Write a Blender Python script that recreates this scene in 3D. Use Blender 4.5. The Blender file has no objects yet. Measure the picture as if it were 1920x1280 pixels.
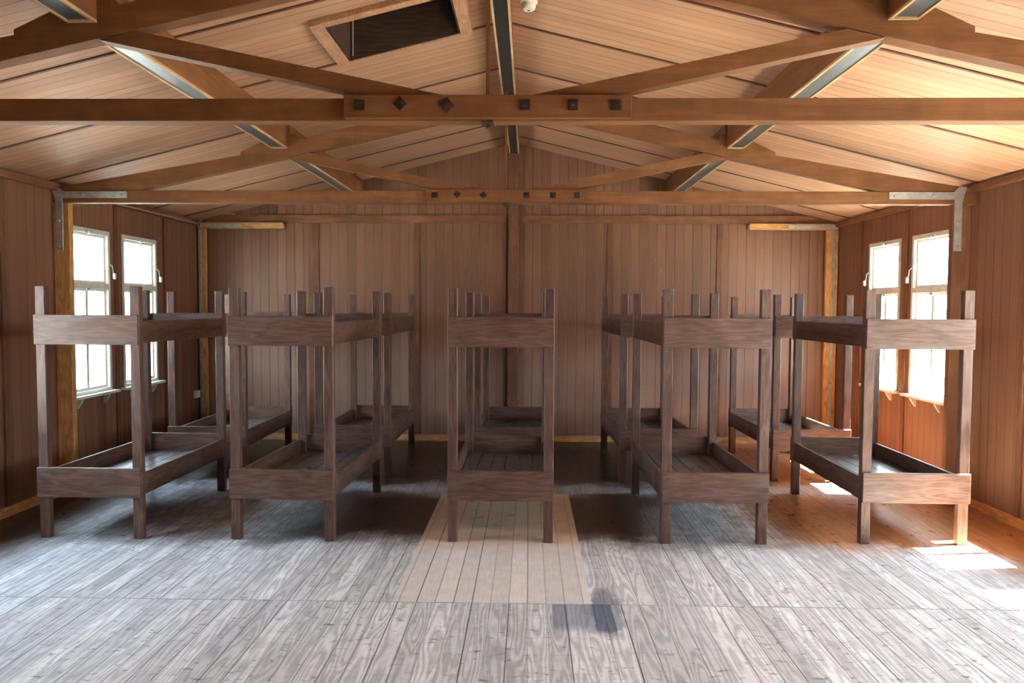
import bpy, bmesh, math, random
from mathutils import Vector, Matrix
random.seed(7)
S = bpy.context.scene
COL = S.collection

# ------------------------------------------------------------------ helpers
def add_box(bm, x0, x1, y0, y1, z0, z1):
    vs = [bm.verts.new((x, y, z)) for z in (z0, z1) for y in (y0, y1) for x in (x0, x1)]
    for f in ((0, 2, 3, 1), (4, 5, 7, 6), (0, 1, 5, 4), (2, 6, 7, 3), (0, 4, 6, 2), (1, 3, 7, 5)):
        bm.faces.new([vs[i] for i in f])
    return vs

def add_prism(bm, pts, a0, a1, axis='y'):
    """polygon extruded along an axis: pts are (x,z) for y, (x,y) for z, (y,z) for x"""
    def P(p, a):
        return {'y': (p[0], a, p[1]), 'z': (p[0], p[1], a), 'x': (a, p[0], p[1])}[axis]
    lo = [bm.verts.new(P(p, a0)) for p in pts]
    hi = [bm.verts.new(P(p, a1)) for p in pts]
    n = len(pts)
    bm.faces.new(lo); bm.faces.new(hi[::-1])
    for i in range(n):
        bm.faces.new((lo[i], hi[i], hi[(i + 1) % n], lo[(i + 1) % n]))

def add_lathe(bm, prof, origin, axis='z', seg=20):
    """profile (radius, height) turned about an axis through origin"""
    ox, oy, oz = origin
    rings = []
    for r, h in prof:
        ring = []
        for k in range(seg):
            a = 2 * math.pi * k / seg
            c, s = r * math.cos(a), r * math.sin(a)
            p = {'z': (ox + c, oy + s, oz + h), 'y': (ox + c, oy + h, oz + s), 'x': (ox + h, oy + c, oz + s)}[axis]
            ring.append(bm.verts.new(p))
        rings.append(ring)
    for a, b in zip(rings, rings[1:]):
        for k in range(seg):
            bm.faces.new((a[k], a[(k + 1) % seg], b[(k + 1) % seg], b[k]))
    bm.faces.new(rings[0]); bm.faces.new(rings[-1][::-1])

def add_tube(bm, pts, r, seg=8):
    pts = [Vector(p) for p in pts]
    rings = []
    for i, p in enumerate(pts):
        t = (pts[min(i + 1, len(pts) - 1)] - pts[max(i - 1, 0)]).normalized()
        ref = Vector((0, 0, 1)) if abs(t.z) < .9 else Vector((1, 0, 0))
        a = t.cross(ref).normalized(); b = t.cross(a).normalized()
        rings.append([bm.verts.new(p + r * (math.cos(2 * math.pi * k / seg) * a + math.sin(2 * math.pi * k / seg) * b)) for k in range(seg)])
    for a, b in zip(rings, rings[1:]):
        for k in range(seg):
            bm.faces.new((a[k], a[(k + 1) % seg], b[(k + 1) % seg], b[k]))
    bm.faces.new(rings[0]); bm.faces.new(rings[-1][::-1])

def obj(name, bm, mat, parent=None, bevel=0.0, smooth=False):
    bmesh.ops.recalc_face_normals(bm, faces=bm.faces)
    if bevel:
        bmesh.ops.bevel(bm, geom=[e for e in bm.edges], offset=bevel, segments=1, affect='EDGES', clamp_overlap=True)
    me = bpy.data.meshes.new(name)
    bm.to_mesh(me); bm.free()
    me.materials.append(mat)
    if smooth:
        for p in me.polygons:
            p.use_smooth = True
    o = bpy.data.objects.new(name, me)
    COL.objects.link(o)
    if parent is not None:
        o.parent = parent
    return o

def box(name, b, mat, parent=None, bevel=0.002):
    bm = bmesh.new(); add_box(bm, *b)
    return obj(name, bm, mat, parent, bevel)

def thing(name, label, cat, loc=(0, 0, 0), rz=0, group=None):
    o = bpy.data.objects.new(name, None)
    COL.objects.link(o)
    o.empty_display_size = .1
    o.location = loc; o.rotation_euler = (0, 0, rz)
    return tag(o, label, cat, group)

def tag(o, label, cat, group=None):
    o['label'] = label; o['category'] = cat
    if group: o['group'] = group
    return o

def struct(o):
    o['kind'] = 'structure'
    return o

# ------------------------------------------------------------------ node DSL
class N:
    def __init__(self, name):
        self.m = bpy.data.materials.new(name)
        self.m.use_nodes = True
        self.t = self.m.node_tree
        self.t.nodes.clear()
        self.out = self.t.nodes.new('ShaderNodeOutputMaterial')
    def n(self, typ, **kw):
        x = self.t.nodes.new(typ)
        for k, v in kw.items():
            setattr(x, k, v)
        return x
    def put(self, sock, v):
        if v is None: return
        if hasattr(v, 'is_linked') or isinstance(v, bpy.types.NodeSocket):
            self.t.links.new(v, sock)
        else:
            if isinstance(v, tuple) and len(v) == 3 and sock.type == 'RGBA':
                v = (*v, 1)
            sock.default_value = v
    def math(self, op, a, b=None, c=None, clamp=False):
        x = self.n('ShaderNodeMath', operation=op, use_clamp=clamp)
        self.put(x.inputs[0], a); self.put(x.inputs[1], b); self.put(x.inputs[2], c)
        return x.outputs[0]
    def mix(self, f, a, b):
        x = self.n('ShaderNodeMix', data_type='RGBA')
        self.put(x.inputs['Factor'], f)
        self.put(x.inputs[6], a); self.put(x.inputs[7], b)
        return x.outputs[2]
    def mulc(self, col, f):
        x = self.n('ShaderNodeMix', data_type='RGBA', blend_type='MULTIPLY')
        x.inputs['Factor'].default_value = 1
        self.put(x.inputs[6], col)
        c = self.n('ShaderNodeCombineColor')
        for i in range(3): self.put(c.inputs[i], f)
        self.put(x.inputs[7], c.outputs[0])
        return x.outputs[2]
    def sep(self, v):
        x = self.n('ShaderNodeSeparateXYZ'); self.put(x.inputs[0], v)
        return x.outputs[0], x.outputs[1], x.outputs[2]
    def comb(self, a, b, c=0.0):
        x = self.n('ShaderNodeCombineXYZ')
        self.put(x.inputs[0], a); self.put(x.inputs[1], b); self.put(x.inputs[2], c)
        return x.outputs[0]
    def noise(self, vec, scale=1.0, detail=3.0, rough=.55, dist=0.0):
        x = self.n('ShaderNodeTexNoise')
        self.put(x.inputs['Vector'], vec)
        x.inputs['Scale'].default_value = scale; x.inputs['Detail'].default_value = detail
        x.inputs['Roughness'].default_value = rough; x.inputs['Distortion'].default_value = dist
        return x.outputs['Fac']
    def white(self, vec):
        x = self.n('ShaderNodeTexWhiteNoise', noise_dimensions='3D'); self.put(x.inputs['Vector'], vec)
        return x.outputs['Value']
    def ss(self, v, a, b):
        """smooth step from 0 at a to 1 at b"""
        x = self.n('ShaderNodeMapRange', interpolation_type='SMOOTHSTEP')
        self.put(x.inputs['Value'], v)
        x.inputs['From Min'].default_value = a; x.inputs['From Max'].default_value = b
        return x.outputs['Result']
    def lin(self, v, a, b, c, d):
        x = self.n('ShaderNodeMapRange')
        self.put(x.inputs['Value'], v)
        for k, q in zip(('From Min', 'From Max', 'To Min', 'To Max'), (a, b, c, d)):
            x.inputs[k].default_value = q
        return x.outputs['Result']
    def bump(self, h, strength=.3, dist=.01):
        x = self.n('ShaderNodeBump')
        x.inputs['Strength'].default_value = strength; x.inputs['Distance'].default_value = dist
        self.put(x.inputs['Height'], h)
        return x.outputs[0]
    def bsdf(self, col, rough=.5, metal=0.0, normal=None, spec=.5):
        x = self.n('ShaderNodeBsdfPrincipled')
        self.put(x.inputs['Base Color'], col); self.put(x.inputs['Roughness'], rough)
        self.put(x.inputs['Metallic'], metal); self.put(x.inputs['Specular IOR Level'], spec)
        if normal is not None: self.put(x.inputs['Normal'], normal)
        self.t.links.new(x.outputs[0], self.out.inputs[0])
        return self.m
    def obj(self):
        return self.n('ShaderNodeTexCoord').outputs['Object']
    def rand(self):
        return self.n('ShaderNodeObjectInfo').outputs['Random']

def wood(name, c0, c1, axis, wear=None, wear_amt=.5, rough=.5, ring=20.0, spec=.4, bump=True):
    """sawn wood with its grain along one axis of the object's own coordinates"""
    b = N(name)
    x, y, z = b.sep(b.obj())
    r = b.math('MULTIPLY', b.rand(), 37.0)
    along = {'x': x, 'y': y, 'z': z}[axis]
    o1, o2 = {'x': (y, z), 'y': (x, z), 'z': (x, y)}[axis]
    al = b.math('ADD', along, r)
    v = b.comb(b.math('MULTIPLY', al, 1.0), b.math('MULTIPLY', o1, 9.0), b.math('MULTIPLY', o2, 9.0))
    n1 = b.noise(v, 1.6, 2.0, .5)
    rings = b.math('SINE', b.math('MULTIPLY', n1, ring * 2.2))
    rings = b.lin(rings, -1, 1, 0, 1)
    v2 = b.comb(b.math('MULTIPLY', al, 4.0), b.math('MULTIPLY', o1, 130.0), b.math('MULTIPLY', o2, 130.0))
    fine = b.noise(v2, 1.0, 3.0, .6)
    f = b.math('ADD', b.math('MULTIPLY', rings, .35), b.math('MULTIPLY', fine, .65))
    f = b.ss(f, .25, .8)
    col = b.mix(f, c0, c1)
    blot = b.noise(b.comb(al, b.math('ADD', o1, r), o2), 5.0, 3.0, .6)
    col = b.mulc(col, b.lin(blot, .3, .7, .8, 1.2))
    if wear is not None:
        wn = b.noise(b.comb(b.math('MULTIPLY', al, 1.4), b.math('ADD', b.math('MULTIPLY', o1, 4.0), r), b.math('MULTIPLY', o2, 4.0)), 2.4, 4.0, .62)
        wf = b.math('MULTIPLY', b.ss(wn, .46, .68), wear_amt)
        col = b.mix(wf, col, wear)
    nm = b.bump(fine, .12, .004) if bump else None
    return b.bsdf(col, b.lin(blot, .3, .7, rough - .08, rough + .1), normal=nm, spec=spec)

def plain(name, col, rough=.5, metal=0.0, var=.15, scale=30.0, spec=.5):
    b = N(name)
    n = b.noise(b.obj(), scale, 3.0)
    return b.bsdf(b.mulc(b.mix(1.0, col, col), b.lin(n, .3, .7, 1 - var, 1 + var)), b.lin(n, .3, .7, rough - .06, rough + .06), metal, spec=spec)

def boarded(name, axis, pitch, c, groove=.38, var=.12, rough=.5, gw=.06, spec=.38, stain=None, phase=0.0):
    """painted tongue-and-groove boarding; axis = the coordinate that counts the boards"""
    b = N(name)
    x, y, z = b.sep(b.obj())
    u = {'x': x, 'y': y}[axis]
    w = {'x': z, 'y': z}[axis]
    if axis == 'y' and stain == 'ceiling':
        w = x
    q = b.math('DIVIDE', b.math('ADD', u, phase + 50.0), pitch)
    bi = b.math('FLOOR', q)
    fr = b.math('FRACT', q)
    d = b.math('ABSOLUTE', b.math('SUBTRACT', fr, .5))
    g = b.ss(d, .5 - gw, .5 - gw * .35)                # 1 inside the groove
    gs = b.white(b.comb(b.math('ROUND', q), 3.3, 1.0))
    g = b.math('MULTIPLY', g, b.lin(gs, 0, 1, .35, 1.0))
    tone = b.white(b.comb(bi, 0.5, 2.0))
    fine = b.noise(b.comb(b.math('MULTIPLY', u, 90.0), b.math('MULTIPLY', w, 2.5), bi), 1.0, 3.0)
    big = b.noise(b.comb(u, b.math('MULTIPLY', w, .6), 0.0), 1.3, 3.0)
    k = b.math('MULTIPLY', b.lin(tone, 0, 1, 1 - var, 1 + var), b.lin(fine, .3, .7, .9, 1.1))
    k = b.math('MULTIPLY', k, b.lin(big, .3, .7, .9, 1.1))
    k = b.math('MULTIPLY', k, b.math('SUBTRACT', 1.0, b.math('MULTIPLY', g, 1 - groove)))
    col = b.mulc(b.mix(1.0, c, c), k)
    if axis == 'x':      # paler tone mixed in on the lower part of the back wall
        low_pale = b.noise(b.comb(b.math('MULTIPLY', u, 2.2), b.math('MULTIPLY', w, .9), 4.0), 2.0, 4.0, .6)
        low_pale = b.math('MULTIPLY', b.math('MULTIPLY', b.lin(low_pale, .3, .7, .35, .75), b.math('SUBTRACT', 1.0, b.math('MULTIPLY', g, .8))), b.math('SUBTRACT', 1.0, b.ss(b.math('ADD', w, b.math('MULTIPLY', low_pale, .5)), 1.15, 1.75)))
        col = b.mix(low_pale, col, (.36, .235, .185))
    # small chips and scuffs in the paint
    chips = b.noise(b.obj(), 26.0, 2.0, .5)
    col = b.mix(b.math('MULTIPLY', b.ss(chips, .74, .78), .35), col, (.55, .47, .4))
    h = b.math('ADD', b.math('MULTIPLY', g, -1.0), b.math('MULTIPLY', fine, .12))
    return b.bsdf(col, rough, normal=b.bump(h, .55, .004), spec=spec)

# ------------------------------------------------------------------ materials
WALL = (.215, .103, .058)
M = {}
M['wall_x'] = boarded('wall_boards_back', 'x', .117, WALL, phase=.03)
M['wall_y'] = boarded('wall_boards_side', 'y', .117, WALL)
M['ceil'] = boarded('ceiling_boards', 'y', .0915, (.53, .30, .175), groove=.42, var=.10, rough=.55, gw=.07, stain='ceiling', spec=.3)
PAINT0, PAINT1 = (.195, .082, .030), (.26, .115, .047)
for ax in 'xyz':
    M['paint_' + ax] = wood('brown_painted_timber_' + ax, PAINT0, PAINT1, ax, rough=.6, ring=5, spec=.25)
    M['bunk_' + ax] = wood('dark_stained_wood_' + ax, (.085, .040, .026), (.150, .076, .052), ax, wear=(.165, .130, .115), wear_amt=.35, rough=.45, spec=.4)
    M['pine_' + ax] = wood('bare_pine_' + ax, (.50, .24, .075), (.70, .40, .15), ax, rough=.5)
M['deck'] = wood('dark_worn_deck_boards', (.085, .07, .065), (.15, .13, .125), 'y', wear=(.20, .195, .195), wear_amt=.35, rough=.34, spec=.6, bump=False)
M['batten'] = wood('dark_brown_batten', (.12, .052, .03), (.17, .075, .045), 'x', rough=.55)
M['trimwall'] = wood('brown_painted_trim', (.165, .075, .04), (.225, .105, .06), 'z', rough=.6, ring=5, spec=.22)
M['trimwall_x'] = wood('brown_painted_rail', (.20, .09, .042), (.27, .125, .065), 'x', rough=.6, ring=5, spec=.22)
M['trimwall_y'] = wood('brown_painted_ledge', (.20, .09, .042), (.27, .125, .065), 'y', rough=.6, ring=5, spec=.22)
M['steel'] = plain('galvanised_steel', (.50, .53, .53), .42, .75, .2, 18)
M['dsteel'] = plain('dark_steel_plate', (.19, .215, .22), .40, .85, .05, 3)
M['bsteel'] = plain('blackened_steel_plate', (.10, .105, .105), .4, .8, .1, 6)
M['lip'] = wood('lit_timber_edge', (.50, .32, .16), (.62, .42, .24), 'y', rough=.6, spec=.25)  # beam lips made paler, the light on their undersides put into the colour
M['frame'] = wood('brown_hatch_frame', (.40, .21, .11), (.50, .28, .16), 'y', rough=.6, spec=.25)
M['iron'] = plain('painted_iron_bolt', (.05, .027, .016), .5, .2, .2)
M['white'] = plain('old_white_window_paint', (.66, .66, .58), .5, 0, .12, 14)
M['plastic'] = plain('cream_plastic', (.78, .74, .62), .4, 0, .04)
M['black'] = plain('black_vent', (.02, .02, .02), .5)
M['cable'] = plain('pale_cable', (.42, .34, .27), .5)
M['grass'] = plain('gravel_and_grass', (.20, .20, .19), .9, 0, .25, 1.5)
M['roof'] = plain('roofing_felt', (.08, .08, .08), .9)

g = N('window_glass')
tr = g.n('ShaderNodeBsdfTransparent'); tr.inputs[0].default_value = (.95, .97, .96, 1)
gl = g.n('ShaderNodeBsdfGlossy'); gl.inputs['Roughness'].default_value = .02
mx = g.n('ShaderNodeMixShader')
mx.inputs[0].default_value = .05; g.t.links.new(tr.outputs[0], mx.inputs[1]); g.t.links.new(gl.outputs[0], mx.inputs[2])
g.t.links.new(mx.outputs[0], g.out.inputs[0])
M['glass'] = g.m

def floor_material():
    b = N('worn_plank_floor')
    x, y, z = b.sep(b.obj())
    q = b.math('DIVIDE', b.math('ADD', x, 50.06), .112)
    bi = b.math('FLOOR', q); fr = b.math('FRACT', q)
    back = b.math('GREATER_THAN', y, 4.45)
    bid = b.comb(bi, back, 1.5)
    tone = b.white(bid)
    off = b.math('MULTIPLY', tone, 40.0)
    d = b.math('ABSOLUTE', b.math('SUBTRACT', fr, .5))
    gap = b.ss(d, .455, .487)
    gapk = b.white(b.comb(b.math('ROUND', q), back, 9.0))
    gap = b.math('MULTIPLY', gap, b.lin(gapk, 0, 1, .25, 1.0))
    joint = b.math('SUBTRACT', 1.0, b.ss(b.math('ABSOLUTE', b.math('SUBTRACT', y, 4.45)), .002, .008))
    joint = b.math('MULTIPLY', joint, b.lin(tone, 0, 1, .2, .9))
    gap = b.math('MAXIMUM', gap, joint)
    # growth rings of flat-sawn boards: nested flames along the plank
    xc = b.math('SUBTRACT', fr, .5)
    n1 = b.noise(b.comb(b.math('MULTIPLY', x, 6.0), b.math('ADD', b.math('MULTIPLY', y, .7), off), off), 1.4, 1.5, .5, .4)
    ph = b.math('ADD', b.math('MULTIPLY', n1, 52.0), b.math('MULTIPLY', b.math('MULTIPLY', xc, xc), 40.0))
    rings = b.lin(b.math('SINE', ph), -1, 1, 0, 1)
    fine = b.noise(b.comb(b.math('MULTIPLY', x, 150.0), b.math('MULTIPLY', y, 7.0), off), 1.0, 3.0, .6)
    mott = b.noise(b.comb(b.math('MULTIPLY', x, 1.0), y, 3.0), 9.0, 5.0, .65)
    grain = b.math('ADD', b.math('MULTIPLY', rings, .34), b.math('MULTIPLY', fine, .66))
    worn = b.mix(b.ss(grain, .22, .75), (.50, .495, .49), (.82, .815, .80))
    worn = b.mulc(worn, b.lin(tone, 0, 1, .78, 1.08))
    worn = b.mulc(worn, b.lin(mott, .3, .7, .84, 1.12))
    # dark bruises and remains of stain
    sp = b.noise(b.comb(b.math('MULTIPLY', x, 13.0), b.math('MULTIPLY', y, 30.0), 0.0), 1.0, 3.0, .6)
    sp2 = b.noise(b.comb(x, y, 8.0), 1.1, 3.0, .6)
    th = b.math('MULTIPLY', b.ss(sp, .58, .70), b.lin(sp2, .35, .65, .15, .95))
    worn = b.mix(th, worn, (.085, .085, .10))
    # varnished, never walked-on floor
    varn = b.mix(b.ss(grain, .2, .8), (.030, .019, .015), (.072, .044, .031))
    red = b.ss(b.math('ADD', x, b.math('MULTIPLY', mott, .8)), 1.9, 2.9)  # lighter orange towards the right: sunlit bounce put into the varnish colour
    varn = b.mix(red, varn, b.mix(b.ss(grain, .2, .8), (.34, .135, .05), (.50, .25, .11)))
    varn = b.mulc(varn, b.lin(mott, .3, .7, .75, 1.3))
    nb = b.noise(b.comb(x, y, 0.0), 2.2, 5.0, .7)
    edge = b.math('ADD', y, b.math('MULTIPLY', b.math('SUBTRACT', nb, .5), 1.3))
    wear = b.math('SUBTRACT', 1.0, b.ss(edge, 5.32, 5.92))
    aisle = b.math('MULTIPLY', b.ss(edge, 6.95, 7.2), b.math('SUBTRACT', 1.0, b.ss(edge, 7.35, 7.6)))  # strip between the bunk rows: some wear, plus window light painted in
    aisle = b.math('MULTIPLY', aisle, .42)
    mid = b.math('MULTIPLY', b.ss(x, .75, 1.15), b.math('SUBTRACT', 1.0, b.ss(x, 1.9, 2.3)))
    mid = b.math('MULTIPLY', mid, b.math('SUBTRACT', 1.0, b.ss(edge, 6.6, 7.2)))
    mid = b.math('MULTIPLY', mid, b.lin(mott, .35, .65, .55, .95))
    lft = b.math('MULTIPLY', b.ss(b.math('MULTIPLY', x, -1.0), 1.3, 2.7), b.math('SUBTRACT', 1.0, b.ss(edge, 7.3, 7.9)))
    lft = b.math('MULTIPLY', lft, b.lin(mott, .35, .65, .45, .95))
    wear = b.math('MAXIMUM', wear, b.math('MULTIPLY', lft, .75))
    wear = b.math('MAXIMUM', wear, b.math('MAXIMUM', aisle, b.math('MULTIPLY', mid, .62)))
    side = b.math('SUBTRACT', 1.0, b.ss(b.math('ABSOLUTE', b.math('ADD', b.math('ADD', x, .2), b.math('MULTIPLY', b.math('SUBTRACT', nb, .5), .7))), 3.25, 3.85))
    side = b.math('MAXIMUM', side, b.math('SUBTRACT', 1.0, b.ss(edge, 4.7, 5.4)))
    wear = b.math('MULTIPLY', wear, side)
    col = b.mix(wear, varn, worn)
    # the newer repair boards in the middle
    inx = b.math('MULTIPLY', b.math('GREATER_THAN', x, -.818), b.math('LESS_THAN', x, .392))
    iny = b.math('MULTIPLY', b.math('GREATER_THAN', y, 4.45), b.math('LESS_THAN', y, 7.12))
    patch = b.math('MULTIPLY', inx, iny)
    pale = b.mix(b.ss(b.math('ADD', b.math('MULTIPLY', fine, .5), b.math('MULTIPLY', mott, .5)), .3, .7), (.64, .575, .52), (.82, .765, .71))
    pale = b.mulc(pale, b.lin(tone, 0, 1, .92, 1.07))
    tan = b.mix(b.ss(mott, .3, .7), (.62, .38, .205), (.80, .56, .36))
    pw = b.ss(b.math('ADD', y, b.math('MULTIPLY', b.math('SUBTRACT', nb, .5), .45)), 5.25, 5.85)
    pw = b.math('MULTIPLY', pw, b.lin(mott, .35, .65, .55, 1.0))
    col = b.mix(patch, col, b.mix(pw, pale, tan))
    # blue-black spill beside the repair
    s1 = b.math('MULTIPLY', b.math('MULTIPLY', b.math('GREATER_THAN', x, .15), b.math('LESS_THAN', x, .40)), b.math('MULTIPLY', b.ss(y, 4.02, 4.16), b.math('LESS_THAN', y, 4.45)))
    dx = b.math('DIVIDE', b.math('SUBTRACT', x, .47), .10)
    dy = b.math('DIVIDE', b.math('SUBTRACT', y, 4.36), .36)
    rr = b.math('ADD', b.math('MULTIPLY', dx, dx), b.math('MULTIPLY', dy, dy))
    rr = b.math('ADD', rr, b.math('MULTIPLY', b.math('SUBTRACT', mott, .5), 1.6))
    s2 = b.math('SUBTRACT', 1.0, b.ss(rr, .45, 1.35))
    s2 = b.math('MULTIPLY', s2, b.math('SUBTRACT', 1.0, patch))
    s3 = b.math('MULTIPLY', b.math('MULTIPLY', b.math('GREATER_THAN', x, .390), b.math('LESS_THAN', x, .502)), b.math('MULTIPLY', b.ss(y, 4.03, 4.09), b.math('LESS_THAN', y, 4.45)))
    col = b.mix(b.math('MULTIPLY', s1, .6), col, (.13, .145, .20))
    col = b.mix(b.math('MULTIPLY', b.math('MULTIPLY', s3, b.lin(mott, .3, .7, .6, 1.0)), .8), col, (.04, .065, .12))
    col = b.mix(b.math('MULTIPLY', s2, .6), col, (.06, .085, .13))
    col = b.mix(b.math('MULTIPLY', gap, .85), col, (.035, .03, .028))
    rough = b.math('ADD', b.lin(mott, .3, .7, .25, .4), b.math('MULTIPLY', wear, .22))
    h = b.math('ADD', b.math('MULTIPLY', gap, -1.0), b.math('MULTIPLY', fine, .12))
    return b.bsdf(col, rough, normal=b.bump(h, .4, .004), spec=.45)
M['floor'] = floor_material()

# ------------------------------------------------------------------ room
XL, XR, YB, YF = -4.40, 4.03, 9.97, -5.2
XC, ZA, SL = -.2, 3.945, .245
def zc(x): return ZA - SL * abs(x - XC)
T = .12
WZ0, WZ1 = .90, 2.55                       # window opening
LW = [(7.05 - 3.03 * k + d, 7.05 - 3.03 * k + d + .75) for k in range(2) for d in (0, .99)]
RW = [(7.25 - 3.03 * k + d, 7.25 - 3.03 * k + d + .75) for k in range(3) for d in (0, 1.0)]

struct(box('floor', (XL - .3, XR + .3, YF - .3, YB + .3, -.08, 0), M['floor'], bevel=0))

def side_wall(name, x0, x1, wins):
    bm = bmesh.new()
    top = 2.95
    ys = sorted(wins)
    cur = YF
    for a, c in ys:
        add_box(bm, x0, x1, cur, a, 0, top)
        add_box(bm, x0, x1, a, c, 0, WZ0)
        add_box(bm, x0, x1, a, c, WZ1, top)
        cur = c
    add_box(bm, x0, x1, cur, YB, 0, top)
    return struct(obj(name, bm, M['wall_y']))
side_wall('wall_left', XL - T, XL, LW)
side_wall('wall_right', XR, XR + T, RW)
def gable(name, y0, y1):
    bm = bmesh.new()
    add_prism(bm, [(XL - T, 0), (XR + T, 0), (XR + T, zc(XR + T) + .02), (XC, ZA + .02), (XL - T, zc(XL - T) + .02)], y0, y1, 'y')
    return struct(obj(name, bm, M['wall_x']))
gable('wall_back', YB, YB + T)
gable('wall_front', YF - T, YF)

# ceiling: two sloping slabs, the left one with the hatch opening, eaves beyond the walls
HX0, HX1, HY0, HY1 = -1.36, -.52, 5.02, 5.71
def slope_piece(bm, x0, x1, y0, y1, th=.09):
    vs = []
    for dz in (0, th):
        for y in (y0, y1):
            for x in (x0, x1):
                vs.append(bm.verts.new((x, y, zc(x) + dz)))
    for f in ((0, 2, 3, 1), (4, 5, 7, 6), (0, 1, 5, 4), (2, 6, 7, 3), (0, 4, 6, 2), (1, 3, 7, 5)):
        bm.faces.new([vs[i] for i in f])
EV = 4.79
bm = bmesh.new()
y0, y1 = YF - .3, YB + .3
slope_piece(bm, XC, XC + EV, y0, y1)
slope_piece(bm, XC - EV, HX0, y0, y1)
slope_piece(bm, HX1, XC, y0, y1)
slope_piece(bm, HX0, HX1, y0, HY0)
slope_piece(bm, HX0, HX1, HY1, y1)
ceiling = struct(obj('ceiling', bm, M['ceil']))

# dark cover strips over the panel joints, part of the ceiling
for s in (-1, 1):
    for yb in (-4.9, -2.8, -1.75, -.7, .35, 1.42, 2.49, 3.62, 4.70, 5.77, 6.83, 7.82, 8.72, 9.5):
        segs = [(.02, 4.2)]
        for a, c in segs:
            xa, xb = sorted((XC + s * a, XC + s * c))
            w = .011
            bm = bmesh.new()
            pts = [(xa, zc(xa) - .010), (xb, zc(xb) - .010), (xb, zc(xb) + .01), (xa, zc(xa) + .01)]
            add_prism(bm, pts, yb - w, yb + w, 'y')
            obj('cover_strip', bm, M['batten'], ceiling)

# eaves ledges along the tops of the side walls, wall rails, battens, baseboards
struct(box('trim_1', (XL, XL + .055, YF, YB, 2.84, 2.905), M['trimwall_y']))
struct(box('trim_2', (XR - .055, XR, YF, YB, 2.84, 2.905), M['trimwall_y']))
struct(box('trim_3', (XL + .11, -.30, YB - .035, YB, 2.89, 2.995), M['trimwall_x']))
struct(box('trim_4', (-.105, XR - .02, YB - .035, YB, 2.89, 2.995), M['trimwall_x']))
bm = bmesh.new(); add_box(bm, -.27, -.14, YB - .075, YB, 0, 3.80)
struct(obj('trim_5', bm, M['trimwall'], bevel=.003))
k = 6
for xa, xb in ((-2.93, -2.79), (-1.52, -1.45), (-.335, -.30), (1.03, 1.10), (2.47, 2.54)):
    struct(box('trim_%d' % k, (xa, xb, YB - .014, YB, .08, 2.89), M['trimwall'])); k += 1
for side, xa, xb, ys in (('l', XL, XL + .016, (1.9, 3.2, 4.9, 6.2, 7.92, 9.0)), ('r', XR - .016, XR, (2.1, 3.2, 5.1, 6.2, 8.12, 9.2))):
    for yy in ys:
        struct(box('trim_%d' % k, (xa, xb, yy - .03, yy + .03, .08, 2.84), M['trimwall'])); k += 1
bb = bmesh.new(); add_prism(bb, [(YB - .028, 0), (YB, 0), (YB, .075), (YB - .012, .075)], XL, XR, 'x')
struct(obj('baseboard_back', bb, M['pine_x']))
bb = bmesh.new(); add_prism(bb, [(XL, 0), (XL + .03, 0), (XL + .014, .08), (XL, .08)], YF, YB - .03, 'y')
struct(obj('baseboard_left', bb, M['pine_y']))
bb = bmesh.new(); add_prism(bb, [(XR, 0), (XR - .03, 0), (XR - .014, .08), (XR, .08)], YF, YB - .03, 'y')
struct(obj('baseboard_right', bb, M['pine_y']))

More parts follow.
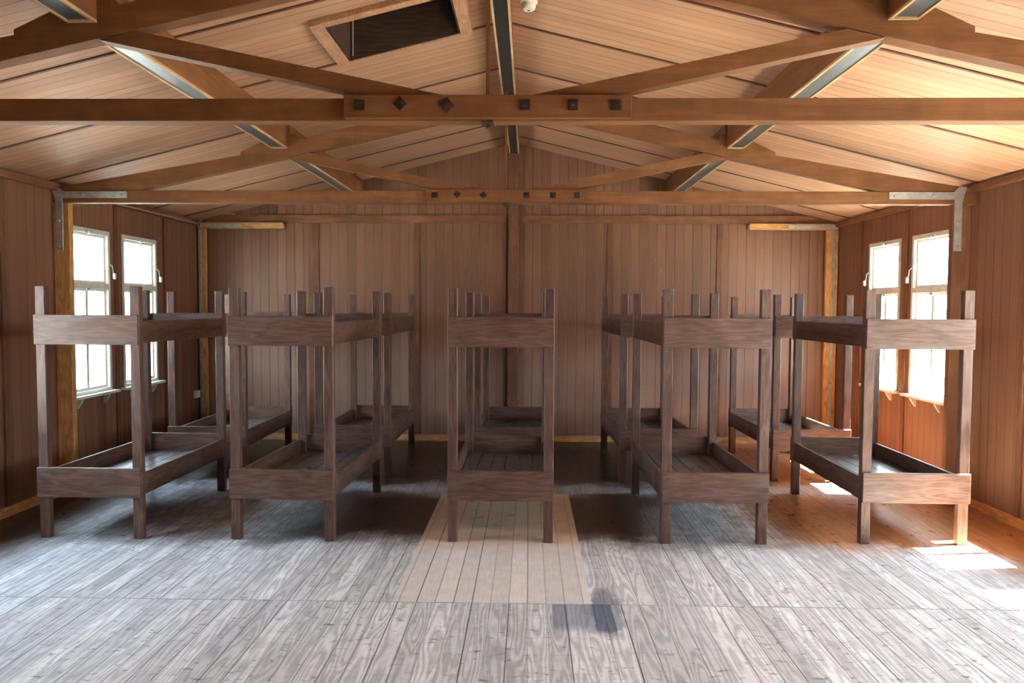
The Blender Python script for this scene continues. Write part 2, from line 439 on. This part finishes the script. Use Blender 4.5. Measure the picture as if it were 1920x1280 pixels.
# ------------------------------------------------------------------ windows
def window(i, xw, s, ya, yb):
    """s=+1: inside of the room is towards +x (left wall)"""
    def X(a, c): return tuple(sorted((xw + s * a, xw + s * c)))
    root = struct(bpy.data.objects.new('window_%d' % i, None)); COL.objects.link(root)
    root.location = (0, 0, 0); root.empty_display_size = .1
    fw = .04
    bm = bmesh.new()
    x0, x1 = X(-.10, .012)
    add_box(bm, x0, x1, ya, ya + fw, WZ0, WZ1)
    add_box(bm, x0, x1, yb - fw, yb, WZ0, WZ1)
    add_box(bm, x0, x1, ya + fw, yb - fw, WZ1 - .045, WZ1)
    add_box(bm, x0, x1, ya + fw, yb - fw, 1.955, 2.005)
    add_box(bm, x0, x1, ya + fw, yb - fw, WZ0, WZ0 + .03)
    obj('window_frame', bm, M['white'], root)
    x0, x1 = X(-.065, -.02)
    bm = bmesh.new()                       # upper sash, one light
    za, zb, w = 2.005, WZ1 - .045, .028
    add_box(bm, x0, x1, ya + fw, ya + fw + w, za, zb); add_box(bm, x0, x1, yb - fw - w, yb - fw, za, zb)
    add_box(bm, x0, x1, ya + fw + w, yb - fw - w, za, za + w); add_box(bm, x0, x1, ya + fw + w, yb - fw - w, zb - w, zb)
    us = obj('upper_sash', bm, M['white'], root)
    px0, px1 = X(-.045, -.041)
    box('pane', (px0, px1, ya + fw + w, yb - fw - w, za + w, zb - w), M['glass'], us, 0)
    bm = bmesh.new()                       # lower sash, two lights side by side
    za, zb = WZ0 + .03, 1.955
    ym = (ya + yb) / 2
    add_box(bm, x0, x1, ya + fw, ya + fw + w, za, zb); add_box(bm, x0, x1, yb - fw - w, yb - fw, za, zb)
    add_box(bm, x0, x1, ya + fw + w, yb - fw - w, za, za + w); add_box(bm, x0, x1, ya + fw + w, yb - fw - w, zb - w, zb)
    add_box(bm, x0, x1, ym - .02, ym + .02, za + w, zb - w)
    ls = obj('lower_sash', bm, M['white'], root)
    box('pane', (px0, px1, ya + fw + w, ym - .02, za + w, zb - w), M['glass'], ls, 0)
    box('pane', (px0, px1, ym + .02, yb - fw - w, za + w, zb - w), M['glass'], ls, 0)
    x0, x1 = X(-.01, .075)
    box('window_sill', (x0, x1, ya - .05, yb + .05, .868, .897), M['white'], root, .004)
    for yy in (ya + .14, yb - .14):
        bm = bmesh.new()
        add_prism(bm, [(xw, .868), (xw + s * .062, .868), (xw + s * .058, .845), (xw + s * .012, .775), (xw, .775)], yy - .012, yy + .012, 'y')
        obj('sill_bracket', bm, M['white'], root)
    ym2 = ym - .03
    bm = bmesh.new()
    add_box(bm, *X(.012, .02), ym2 - .035, ym2 + .035, WZ1 - .05, WZ1 - .02)
    add_box(bm, *X(.02, .045), ym2 - .008, ym2 + .008, WZ1 - .062, WZ1 - .028)
    obj('latch', bm, M['steel'], root, .001)
    bm = bmesh.new()
    add_box(bm, *X(.012, .02), ym2 - .03, ym2 + .03, 1.93, 1.952)
    add_box(bm, *X(.02, .04), ym2 + .02, ym2 + .05, 1.935, 1.948)
    obj('latch', bm, M['steel'], root, .001)
    bm = bmesh.new()                       # hanging stay hook on the far jamb
    yh = yb + .012
    add_tube(bm, [(xw + s * .014, yb - .02, 2.22), (xw + s * .03, yh, 2.19), (xw + s * .03, yh + .01, 2.14), (xw + s * .045, yh + .015, 2.09), (xw + s * .05, yh + .012, 2.075)], .006)
    add_box(bm, *X(.03, .055), yh + .002, yh + .03, 2.06, 2.12)
    obj('stay_hook', bm, M['white'], root)
    return root
i = 1
for a, c in LW:
    window(i, XL, 1, a, c); i += 1
for a, c in RW:
    window(i, XR, -1, a, c); i += 1

# ------------------------------------------------------------------ bunk beds
W, L, PT, PW, PD = .80, 1.613, 1.927, .0725, .058
U0, U1, B0, B1 = 1.485, 1.711, .322, .549
def make_bunk():
    r = thing('bunk_bed', 'x', 'bed')
    h = W / 2
    for sx in (-1, 1):
        xa, xb = sorted((sx * h, sx * (h - PW)))
        for ya in (.026, L - .026 - PD):
            box('post', (xa, xb, ya, ya + PD, 0, PT), M['bunk_z'], r, .004)
    for za, zb in ((U0, U1), (B0, B1)):
        for ya in (0, L - .026):
            box('end_board', (-h, h, ya, ya + .026, za, zb), M['bunk_x'], r, .003)
    for za, zb in ((1.497, 1.668), (.335, .507)):
        for sx in (-1, 1):
            xa, xb = sorted((sx * (h - .004), sx * (h - .030)))
            box('side_rail', (xa, xb, .026 + PD, L - .026 - PD, za, zb), M['bunk_y'], r, .003)
    for z in (1.525, .358):
        bm = bmesh.new()
        n = 6; w = (W - .066) / n
        for q in range(n):
            x0 = -h + .033 + q * w
            e = 0
            add_box(bm, x0 + .002, x0 + w - .002, .028 + e, L - .028 - e, z, z + .024)
        obj('bed_deck', bm, M['deck'], r, .002)
    return r

def dup(root):
    c = root.copy(); COL.objects.link(c)
    for ch in list(root.children):
        d = ch.copy(); COL.objects.link(d); d.parent = c
    return c

BUNKS = [
    (-3.3365, 5.5759, -.0114, 'dark brown bunk bed leftmost in the front row, in front of the left windows'),
    (-1.8655, 5.5801, -.0351, 'dark bunk bed second from left in front row, left of pale floor patch'),
    (-.2061, 5.5958, -.0051, 'dark bunk bed in middle of front row, standing on the pale floor patch'),
    (1.4119, 5.6133, .0089, 'reddish brown bunk bed second from right in front row, right of pale floor patch'),
    (2.9287, 5.6591, -.0076, 'brightly lit bunk bed rightmost in front row, one foot in a sunlit floor patch'),
    (-3.2936, 7.5748, .0154, 'bunk bed leftmost in the rear row, nearest the back left corner post'),
    (-1.8312, 7.731, -.0105, 'bunk bed second from left in rear row, behind the second front bunk'),
    (-.1582, 7.6899, -.0025, 'bunk bed in middle of rear row, before the centre post of the back wall'),
    (1.3429, 7.6636, .0268, 'bunk bed second from right in rear row, behind the reddish brown front bunk'),
    (2.9154, 7.7114, .0199, 'bunk bed rightmost in the rear row, sunlight on its lower board edges'),
]
proto = make_bunk()
for i, (x, y, a, lab) in enumerate(BUNKS):
    o = proto if i == 0 else dup(proto)
    o.location = (x, y, 0); o.rotation_euler = (0, 0, a)
    o['label'] = lab
    o['group'] = 'bunk beds of the front row' if i < 5 else 'bunk beds of the rear row'

# ------------------------------------------------------------------ roof trusses
def truss(Y, label):
    r = thing('roof_truss', label, 'roof truss', (XC - .015, Y, 0))
    a0, a1 = .035, .125                     # thickness of chord, rafters and struts behind the front plate
    for s in (-1, 1):
        xe = (XL - (XC - .015)) if s < 0 else (XR - (XC - .015))
        x0, x1 = sorted((s * .004, xe - s * .005))
        box('bottom_chord', (x0, x1, a0, a1, 2.728, 2.842), M['paint_x'], r, .003)
        zb = lambda d: 3.138 + .224 * (2.0 - d)
        d_e = abs(xe) - .005
        pts = [(s * .003, zb(0)), (s * 3.36, zb(3.36)), (s * d_e, 2.8425), (s * d_e, zb(d_e) + .123 if zb(d_e) + .123 > 2.85 else 2.86),
               (s * 2.43, zb(2.43) + .122), (s * 2.43, zb(2.43) + .150), (s * 2.2, zb(2.2) + .205), (s * 1.93, zb(1.93) + .205), (s * 1.92, zb(1.92) + .15), (s * 1.0, zb(1.0) + .15), (s * .003, zb(0) + .10)]
        pts[1] = (s * 3.357, 2.8425)
        bm = bmesh.new(); add_prism(bm, pts, a0, a1, 'y')
        obj('rafter', bm, M['paint_x'], r)
        # strut from the rafter down to the middle of the chord
        pts = [(s * 1.99, 3.139), (s * 1.80, 3.183), (s * .15, 2.8425), (s * .57, 2.8425)]
        bm = bmesh.new(); add_prism(bm, pts, a0 + .001, a1 - .001, 'y')
        obj('strut', bm, M['paint_x'], r)
    for ya, yb2, hw in ((0, .034, .725), (.126, .160, .70)):
        box('splice_plate', (-hw, hw, ya, yb2, 2.735, 2.850), M['paint_x'], r, .003)
    for q, bx in enumerate((-.645, -.44, -.20, .19, .43, .645)):
        bm = bmesh.new()
        zz = 2.800 + (.006 if q == 1 else -.002)
        w = .026
        if q in (1, 2):
            pts = [(bx - w * 1.35, zz), (bx, zz - w * 1.35), (bx + w * 1.35, zz), (bx, zz + w * 1.35)]
        else:
            pts = [(bx - w, zz - w), (bx + w, zz - w), (bx + w, zz + w), (bx - w, zz + w)]
        add_prism(bm, pts, -.006, .001, 'y')
        n = 6 if q == 3 else 4
        add_prism(bm, [(bx + .017 * math.cos(math.pi / n + 2 * math.pi * j / n), zz + .017 * math.sin(math.pi / n + 2 * math.pi * j / n)) for j in range(n)], -.022, -.005, 'y')
        add_lathe(bm, [(.009, -.032), (.009, -.02)], (bx, 0, zz), 'y', 10)
        obj('bolt', bm, M['iron'], r)
    bm = bmesh.new()
    add_box(bm, -.010, .010, .07, .09, 2.70, 3.75)
    kr = obj('king_rod', bm, M['paint_z'], r)
    bm = bmesh.new()
    add_box(bm, -.03, .03, .03, .13, 2.722, 2.728)
    add_lathe(bm, [(.014, 2.702), (.014, 2.722)], (0, .08, 0), 'z', 6)
    obj('nut_plate', bm, M['iron'], kr)
    return r
truss(3.82, 'brown roof truss nearest the viewer, its bolted splice plate above the front bunks')
truss(6.85, 'brown roof truss further back, held to the wall posts by galvanised steel brackets')

# purlins along the room with a steel plate let into their undersides
def purlin(name, label, xc, y0, y1, z0, z1, w=.15):
    r = thing(name, label, 'roof beam', (xc, y0, 0))
    Lh = y1 - y0
    h = w / 2
    bm = bmesh.new()
    def top(x): return zc(xc + x) - .002
    pts = [(-h, z0), (-h, top(-h)), (h, top(h)), (h, z0)]
    if abs(xc - XC) < .01:
        pts = [(-h, z0), (-h, z1), (h, z1), (h, z0)]
    add_prism(bm, pts, 0, Lh, 'y')
    obj('beam', bm, M['paint_y'], r)
    for s in (-1, 1):
        xa, xb = sorted((s * h, s * (h - .016)))
        box('edge_lip', (xa, xb, 0, Lh, z0 - .014, z0), M['lip'], r, 0)
    e0 = .05 if Lh > 1 else 0
    box('steel_plate', (-h + .016, h - .016, e0, Lh - .03, z0 - .007, z0 - .001), M['dsteel'] if name == 'purlin' else M['bsteel'], r, 0)
    for yy in (0, Lh - .03):
        box('end_lip', (-h + .016, h - .016, yy, yy + .03, z0 - .014, z0), M['lip'], r, 0)
    return r
for s, word in ((-1, 'left'), (1, 'right')):
    xc = XC - .015 + s * 2.07
    purlin('purlin', 'brown %s purlin with steel-plated underside, ending at the front of the nearest truss' % word, xc, -2.1, 3.85, 3.235, 3.43)
    purlin('purlin', 'brown %s purlin with steel-plated underside, running between the two trusses' % word, xc, 3.92, 6.88, 3.235, 3.43)
    purlin('purlin', 'brown %s purlin with steel-plated underside, between the far truss and the back wall' % word, xc, 6.95, 9.94, 3.235, 3.43)
purlin('ridge_beam', 'ridge beam with dark steel plate under the roof apex, centre of the ceiling', XC, YF + .02, YB - .02, 3.80, 3.93, .13)

# ------------------------------------------------------------------ wall posts with brackets under the far truss
def wall_post(label, s):
    x_w = XL if s > 0 else XR
    Y = 6.85
    r = thing('wall_post', label, 'post', (x_w, Y, 0))
    def X(a, c): return tuple(sorted((s * a, s * c)))
    dep = .15 if s > 0 else .215
    wood_m = M['pine_z'] if s > 0 else M['trimwall']
    box('timber', (*X(.004 if s > 0 else .09, dep), .034, .10, .0, 2.727), wood_m, r, .003)
    bm = bmesh.new()
    if s > 0:
        v0, v1, h1, zb, zt, gz = .035, .098, .70, 2.29, 2.832, 2.865
    else:
        v0, v1, h1, zb, zt, gz = .14, .208, .795, 2.31, 2.838, 2.885
    pts = [(v0, zb), (v1, zb), (v1, 2.77), (h1, 2.77), (h1, zt), (v1 + .01, zt), (v1 - .03, gz), (v0 - .035, gz), (v0 - .03, gz - .03), (v0, gz - .14)]
    add_prism(bm, [(s * a, b) for a, b in pts], .024, .033, 'y')
    br = obj('steel_bracket', bm, M['steel'], r, .0015)
    bm = bmesh.new()
    for (bx, bz) in ((v1 + .19, 2.802), (h1 - .05, 2.802), ((v0 + v1) / 2, zb + .03), ((v0 + v1) / 2, 2.56), ((v0 + v1) / 2, 2.80)):
        add_lathe(bm, [(.004, .012), (.010, .014), (.012, .025)], (s * bx, 0, bz), 'y', 10)
    obj('bolt', bm, M['steel'], br)
    return r
wall_post('bare pine wall post with galvanised bracket beside the left windows', 1)
wall_post('dark brown wall post with galvanised bracket beside the right windows', -1)

# braced corner frames at the back wall
def corner_frame(label, s):
    x_w = XL if s > 0 else XR
    r = thing('corner_brace', label, 'corner post', (x_w, YB, 0))
    def X(a, c): return tuple(sorted((s * a, s * c)))
    pa, pb = (.02, .122) if s > 0 else (.012, .168)
    box('post', (*X(pa, pb), -.085, -.036, 0, 2.802), M['pine_z'], r, .003)
    sa, sb = (.03, .068) if s > 0 else (.058, .094)
    box('steel_strip', (*X(sa, sb), -.09, -.085, 0, 2.802), M['steel'], r, .001)
    ln = 1.165
    zb, zt = 2.806, 2.888
    pts = [(.02, zb), (ln - .02, zb), (ln, zb + .02), (ln, zt - .02), (ln - .02, zt), (.02, zt)]
    bm = bmesh.new(); add_prism(bm, [(s * a, b) for a, b in pts], -.085, -.036, 'y')
    hb = obj('head_board', bm, M['pine_x'], r, .003)
    bm = bmesh.new(); add_prism(bm, [(s * a, b) for a, b in [(.022, 2.822), (.60 if s > 0 else .66, 2.822), (.60 if s > 0 else .66, 2.872), (.022, 2.872)]], -.091, -.085, 'y')
    hs = obj('steel_strip', bm, M['steel'], r, .001)
    bm = bmesh.new()
    for bx in (.23, .56):
        add_lathe(bm, [(.004, -.102), (.011, -.099), (.012, -.091)], (s * bx, 0, 2.847), 'y', 10)
    obj('bolt', bm, M['steel'], hs)
    return r
corner_frame('bare pine corner post and short head board in the back left corner', 1)
corner_frame('bare pine corner post and short head board in the back right corner', -1)

# ------------------------------------------------------------------ roof hatch
hr = thing('roof_hatch', 'framed open hatch with dark shaft in the left ceiling slope', 'hatch', (0, 0, 0))
def slope_bar(x0, x1, ya, yb, lo, hi):
    bm = bmesh.new()
    add_prism(bm, [(x0, zc(x0) - lo), (x1, zc(x1) - lo), (x1, zc(x1) + hi), (x0, zc(x0) + hi)], ya, yb, 'y')
    return bm
obj('frame_board', slope_bar(HX0 - .085, HX0, HY0 - .08, HY1 + .035, .045, -.001), M['frame'], hr, .002)
obj('frame_board', slope_bar(HX1, HX1 + .085, HY0 - .08, HY1 + .035, .045, -.001), M['frame'], hr, .002)
obj('frame_board', slope_bar(HX0 + .001, HX1 - .001, HY0 - .08, HY0, .04, -.001), M['frame'], hr, .002)
obj('frame_board', slope_bar(HX0 + .001, HX1 - .001, HY1, HY1 + .035, .04, -.001), M['frame'], hr, .002)
M['hatch'] = wood('dark_hatch_boards', (.045, .022, .012), (.08, .04, .022), 'x', rough=.7)
bm = bmesh.new()
for (xa, xb, ya, yb) in ((HX0 + .001, HX0 + .014, HY0 + .001, HY1 - .001), (HX1 - .014, HX1 - .001, HY0 + .001, HY1 - .001), (HX0 + .014, HX1 - .014, HY0 + .001, HY0 + .014), (HX0 + .014, HX1 - .014, HY1 - .014, HY1 - .001)):
    vs = []
    for hi in (-.036, .36):
        for yy in (ya, yb):
            for xx in (xa, xb):
                vs.append(bm.verts.new((xx, yy, zc(xx) + hi)))
    for f in ((0, 2, 3, 1), (4, 5, 7, 6), (0, 1, 5, 4), (2, 6, 7, 3), (0, 4, 6, 2), (1, 3, 7, 5)):
        bm.faces.new([vs[i] for i in f])
obj('shaft', bm, M['hatch'], hr)
obj('lid', slope_bar(HX0 - .04, HX1 + .04, HY0 - .04, HY1 + .04, -.36, .39), M['hatch'], hr)
bm = bmesh.new(); add_tube(bm, [(HX0 + .03, HY1 - .02, zc(HX0) + .30), (HX0 + .03, HY1 - .02, zc(HX0) - .0)], .008)
obj('pull_cord', bm, M['cable'], hr)

# ------------------------------------------------------------------ smoke detector, cable, junction box
xd, yd = -.012, 5.27
zd = zc(xd)
sd = thing('smoke_detector', 'cream domed smoke detector on the ceiling beside the ridge beam', 'smoke detector', (xd, yd, zd))
bm = bmesh.new()
add_lathe(bm, [(.062, .012), (.062, -.02), (.056, -.028)], (0, 0, 0), 'z', 28)
obj('base', bm, M['plastic'], sd, smooth=False)
bm = bmesh.new()
add_lathe(bm, [(.050, -.026), (.048, -.05), (.042, -.066), (.030, -.073)], (0, 0, 0), 'z', 28)
obj('sensor_dome', bm, M['plastic'], sd)
bm = bmesh.new()
add_lathe(bm, [(.008, -.072), (.008, -.076)], (0, 0, 0), 'z', 12)
obj('vent_hole', bm, M['black'], sd)

bm = bmesh.new()
pts = [(XL + .065, 6.96, 2.855), (XL + .062, 8.0, 2.852), (XL + .062, 9.0, 2.856), (XL + .062, 9.78, 2.862), (XL + .075, 9.86, 2.91), (-4.30, 9.925, 2.96), (-4.27, 9.93, 3.0), (-4.22, 9.935, 3.018), (-4.10, 9.94, 3.01), (-3.9, 9.945, 3.005)]
add_tube(bm, pts, .008)
tag(obj('cable', bm, M['cable'], smooth=True), 'pale thin cable along the top of the left wall to the back corner', 'cable')
jb = box('junction_box', (XL + .001, XL + .05, 9.73, 9.83, .57, .67), M['plastic'], None, .006)  # small junction box near the corner post
tag(jb, 'small pale junction box low on the left wall near the back corner', 'junction box')

# ------------------------------------------------------------------ outside ground
bm = bmesh.new(); add_box(bm, -60, 60, -60, 60, -.45, -.35)
struct(obj('ground', bm, M['grass']))
struct(box('ground_plinth', (XL - T, XR + T, YF - T, YB + T, -.36, -.081), M['roof'], bevel=0))

# ------------------------------------------------------------------ light
w = bpy.data.worlds.new('sky'); S.world = w
w.use_nodes = True
nt = w.node_tree
bg = nt.nodes['Background']
tc = nt.nodes.new('ShaderNodeTexCoord')
sx = nt.nodes.new('ShaderNodeSeparateXYZ'); nt.links.new(tc.outputs['Generated'], sx.inputs[0])
rp = nt.nodes.new('ShaderNodeValToRGB')
nt.links.new(sx.outputs[2], rp.inputs[0])
rp.color_ramp.elements[0].position = 0; rp.color_ramp.elements[0].color = (.84, .92, 1.0, 1)
rp.color_ramp.elements[1].position = .8; rp.color_ramp.elements[1].color = (.50, .72, 1.0, 1)
nt.links.new(rp.outputs[0], bg.inputs[0])
bg.inputs[1].default_value = 9.2

sun = bpy.data.lights.new('sun', 'SUN'); sun.energy = 115; sun.angle = math.radians(.6); sun.color = (1, .93, .82)
so = bpy.data.objects.new('sun', sun); COL.objects.link(so)
so.rotation_euler = Vector((-.63, -.078, -1)).to_track_quat('-Z', 'Y').to_euler()

def portal(x, s, ya, yb):
    l = bpy.data.lights.new('window_portal', 'AREA'); l.shape = 'RECTANGLE'
    l.size = WZ1 - WZ0; l.size_y = yb - ya
    l.cycles.is_portal = True
    o = bpy.data.objects.new('window_portal', l); COL.objects.link(o)
    o.location = (x, (ya + yb) / 2, (WZ0 + WZ1) / 2)
    o.rotation_euler = Vector((s, 0, 0)).to_track_quat('-Z', 'Y').to_euler()
    d = Vector((s, 0, 0)).to_track_quat('-Z', 'Y')
    # keep the long side upright
    if abs((d @ Vector((1, 0, 0))).z) < .5:
        l.size, l.size_y = l.size_y, l.size
for a, c in LW: portal(XL - T - .01, 1, a, c)
for a, c in RW: portal(XR + T + .01, -1, a, c)

# ------------------------------------------------------------------ camera
cam = bpy.data.cameras.new('camera'); co = bpy.data.objects.new('camera', cam); COL.objects.link(co)
f_px, pitch, roll, yaw, Hc = 1407.42, .04528, .005014, -.021875, 1.7825
fwd = Vector((math.sin(yaw) * math.cos(pitch), math.cos(yaw) * math.cos(pitch), -math.sin(pitch)))
rt = Vector((math.cos(yaw), -math.sin(yaw), 0)); up = rt.cross(fwd)
r2 = math.cos(roll) * rt + math.sin(roll) * up
u2 = -math.sin(roll) * rt + math.cos(roll) * up
m = Matrix((r2, u2, -fwd)).transposed().to_4x4()
m.translation = (0, 0, Hc)
co.matrix_world = m
cam.sensor_width = 36; cam.sensor_fit = 'HORIZONTAL'; cam.lens = f_px / 1920 * 36
cam.clip_start = .05; cam.clip_end = 300
S.camera = co

S.view_settings.view_transform = 'Standard'
S.view_settings.look = 'None'
S.view_settings.exposure = 1.98
S.view_settings.gamma = 1.0
S.view_settings.use_curve_mapping = False
S.cycles.use_denoising = True
S.cycles.max_bounces = 14
S.cycles.diffuse_bounces = 8
S.cycles.glossy_bounces = 4
S.cycles.transparent_max_bounces = 12
S.cycles.sample_clamp_indirect = 12
S.cycles.caustics_reflective = False
S.cycles.caustics_refractive = False
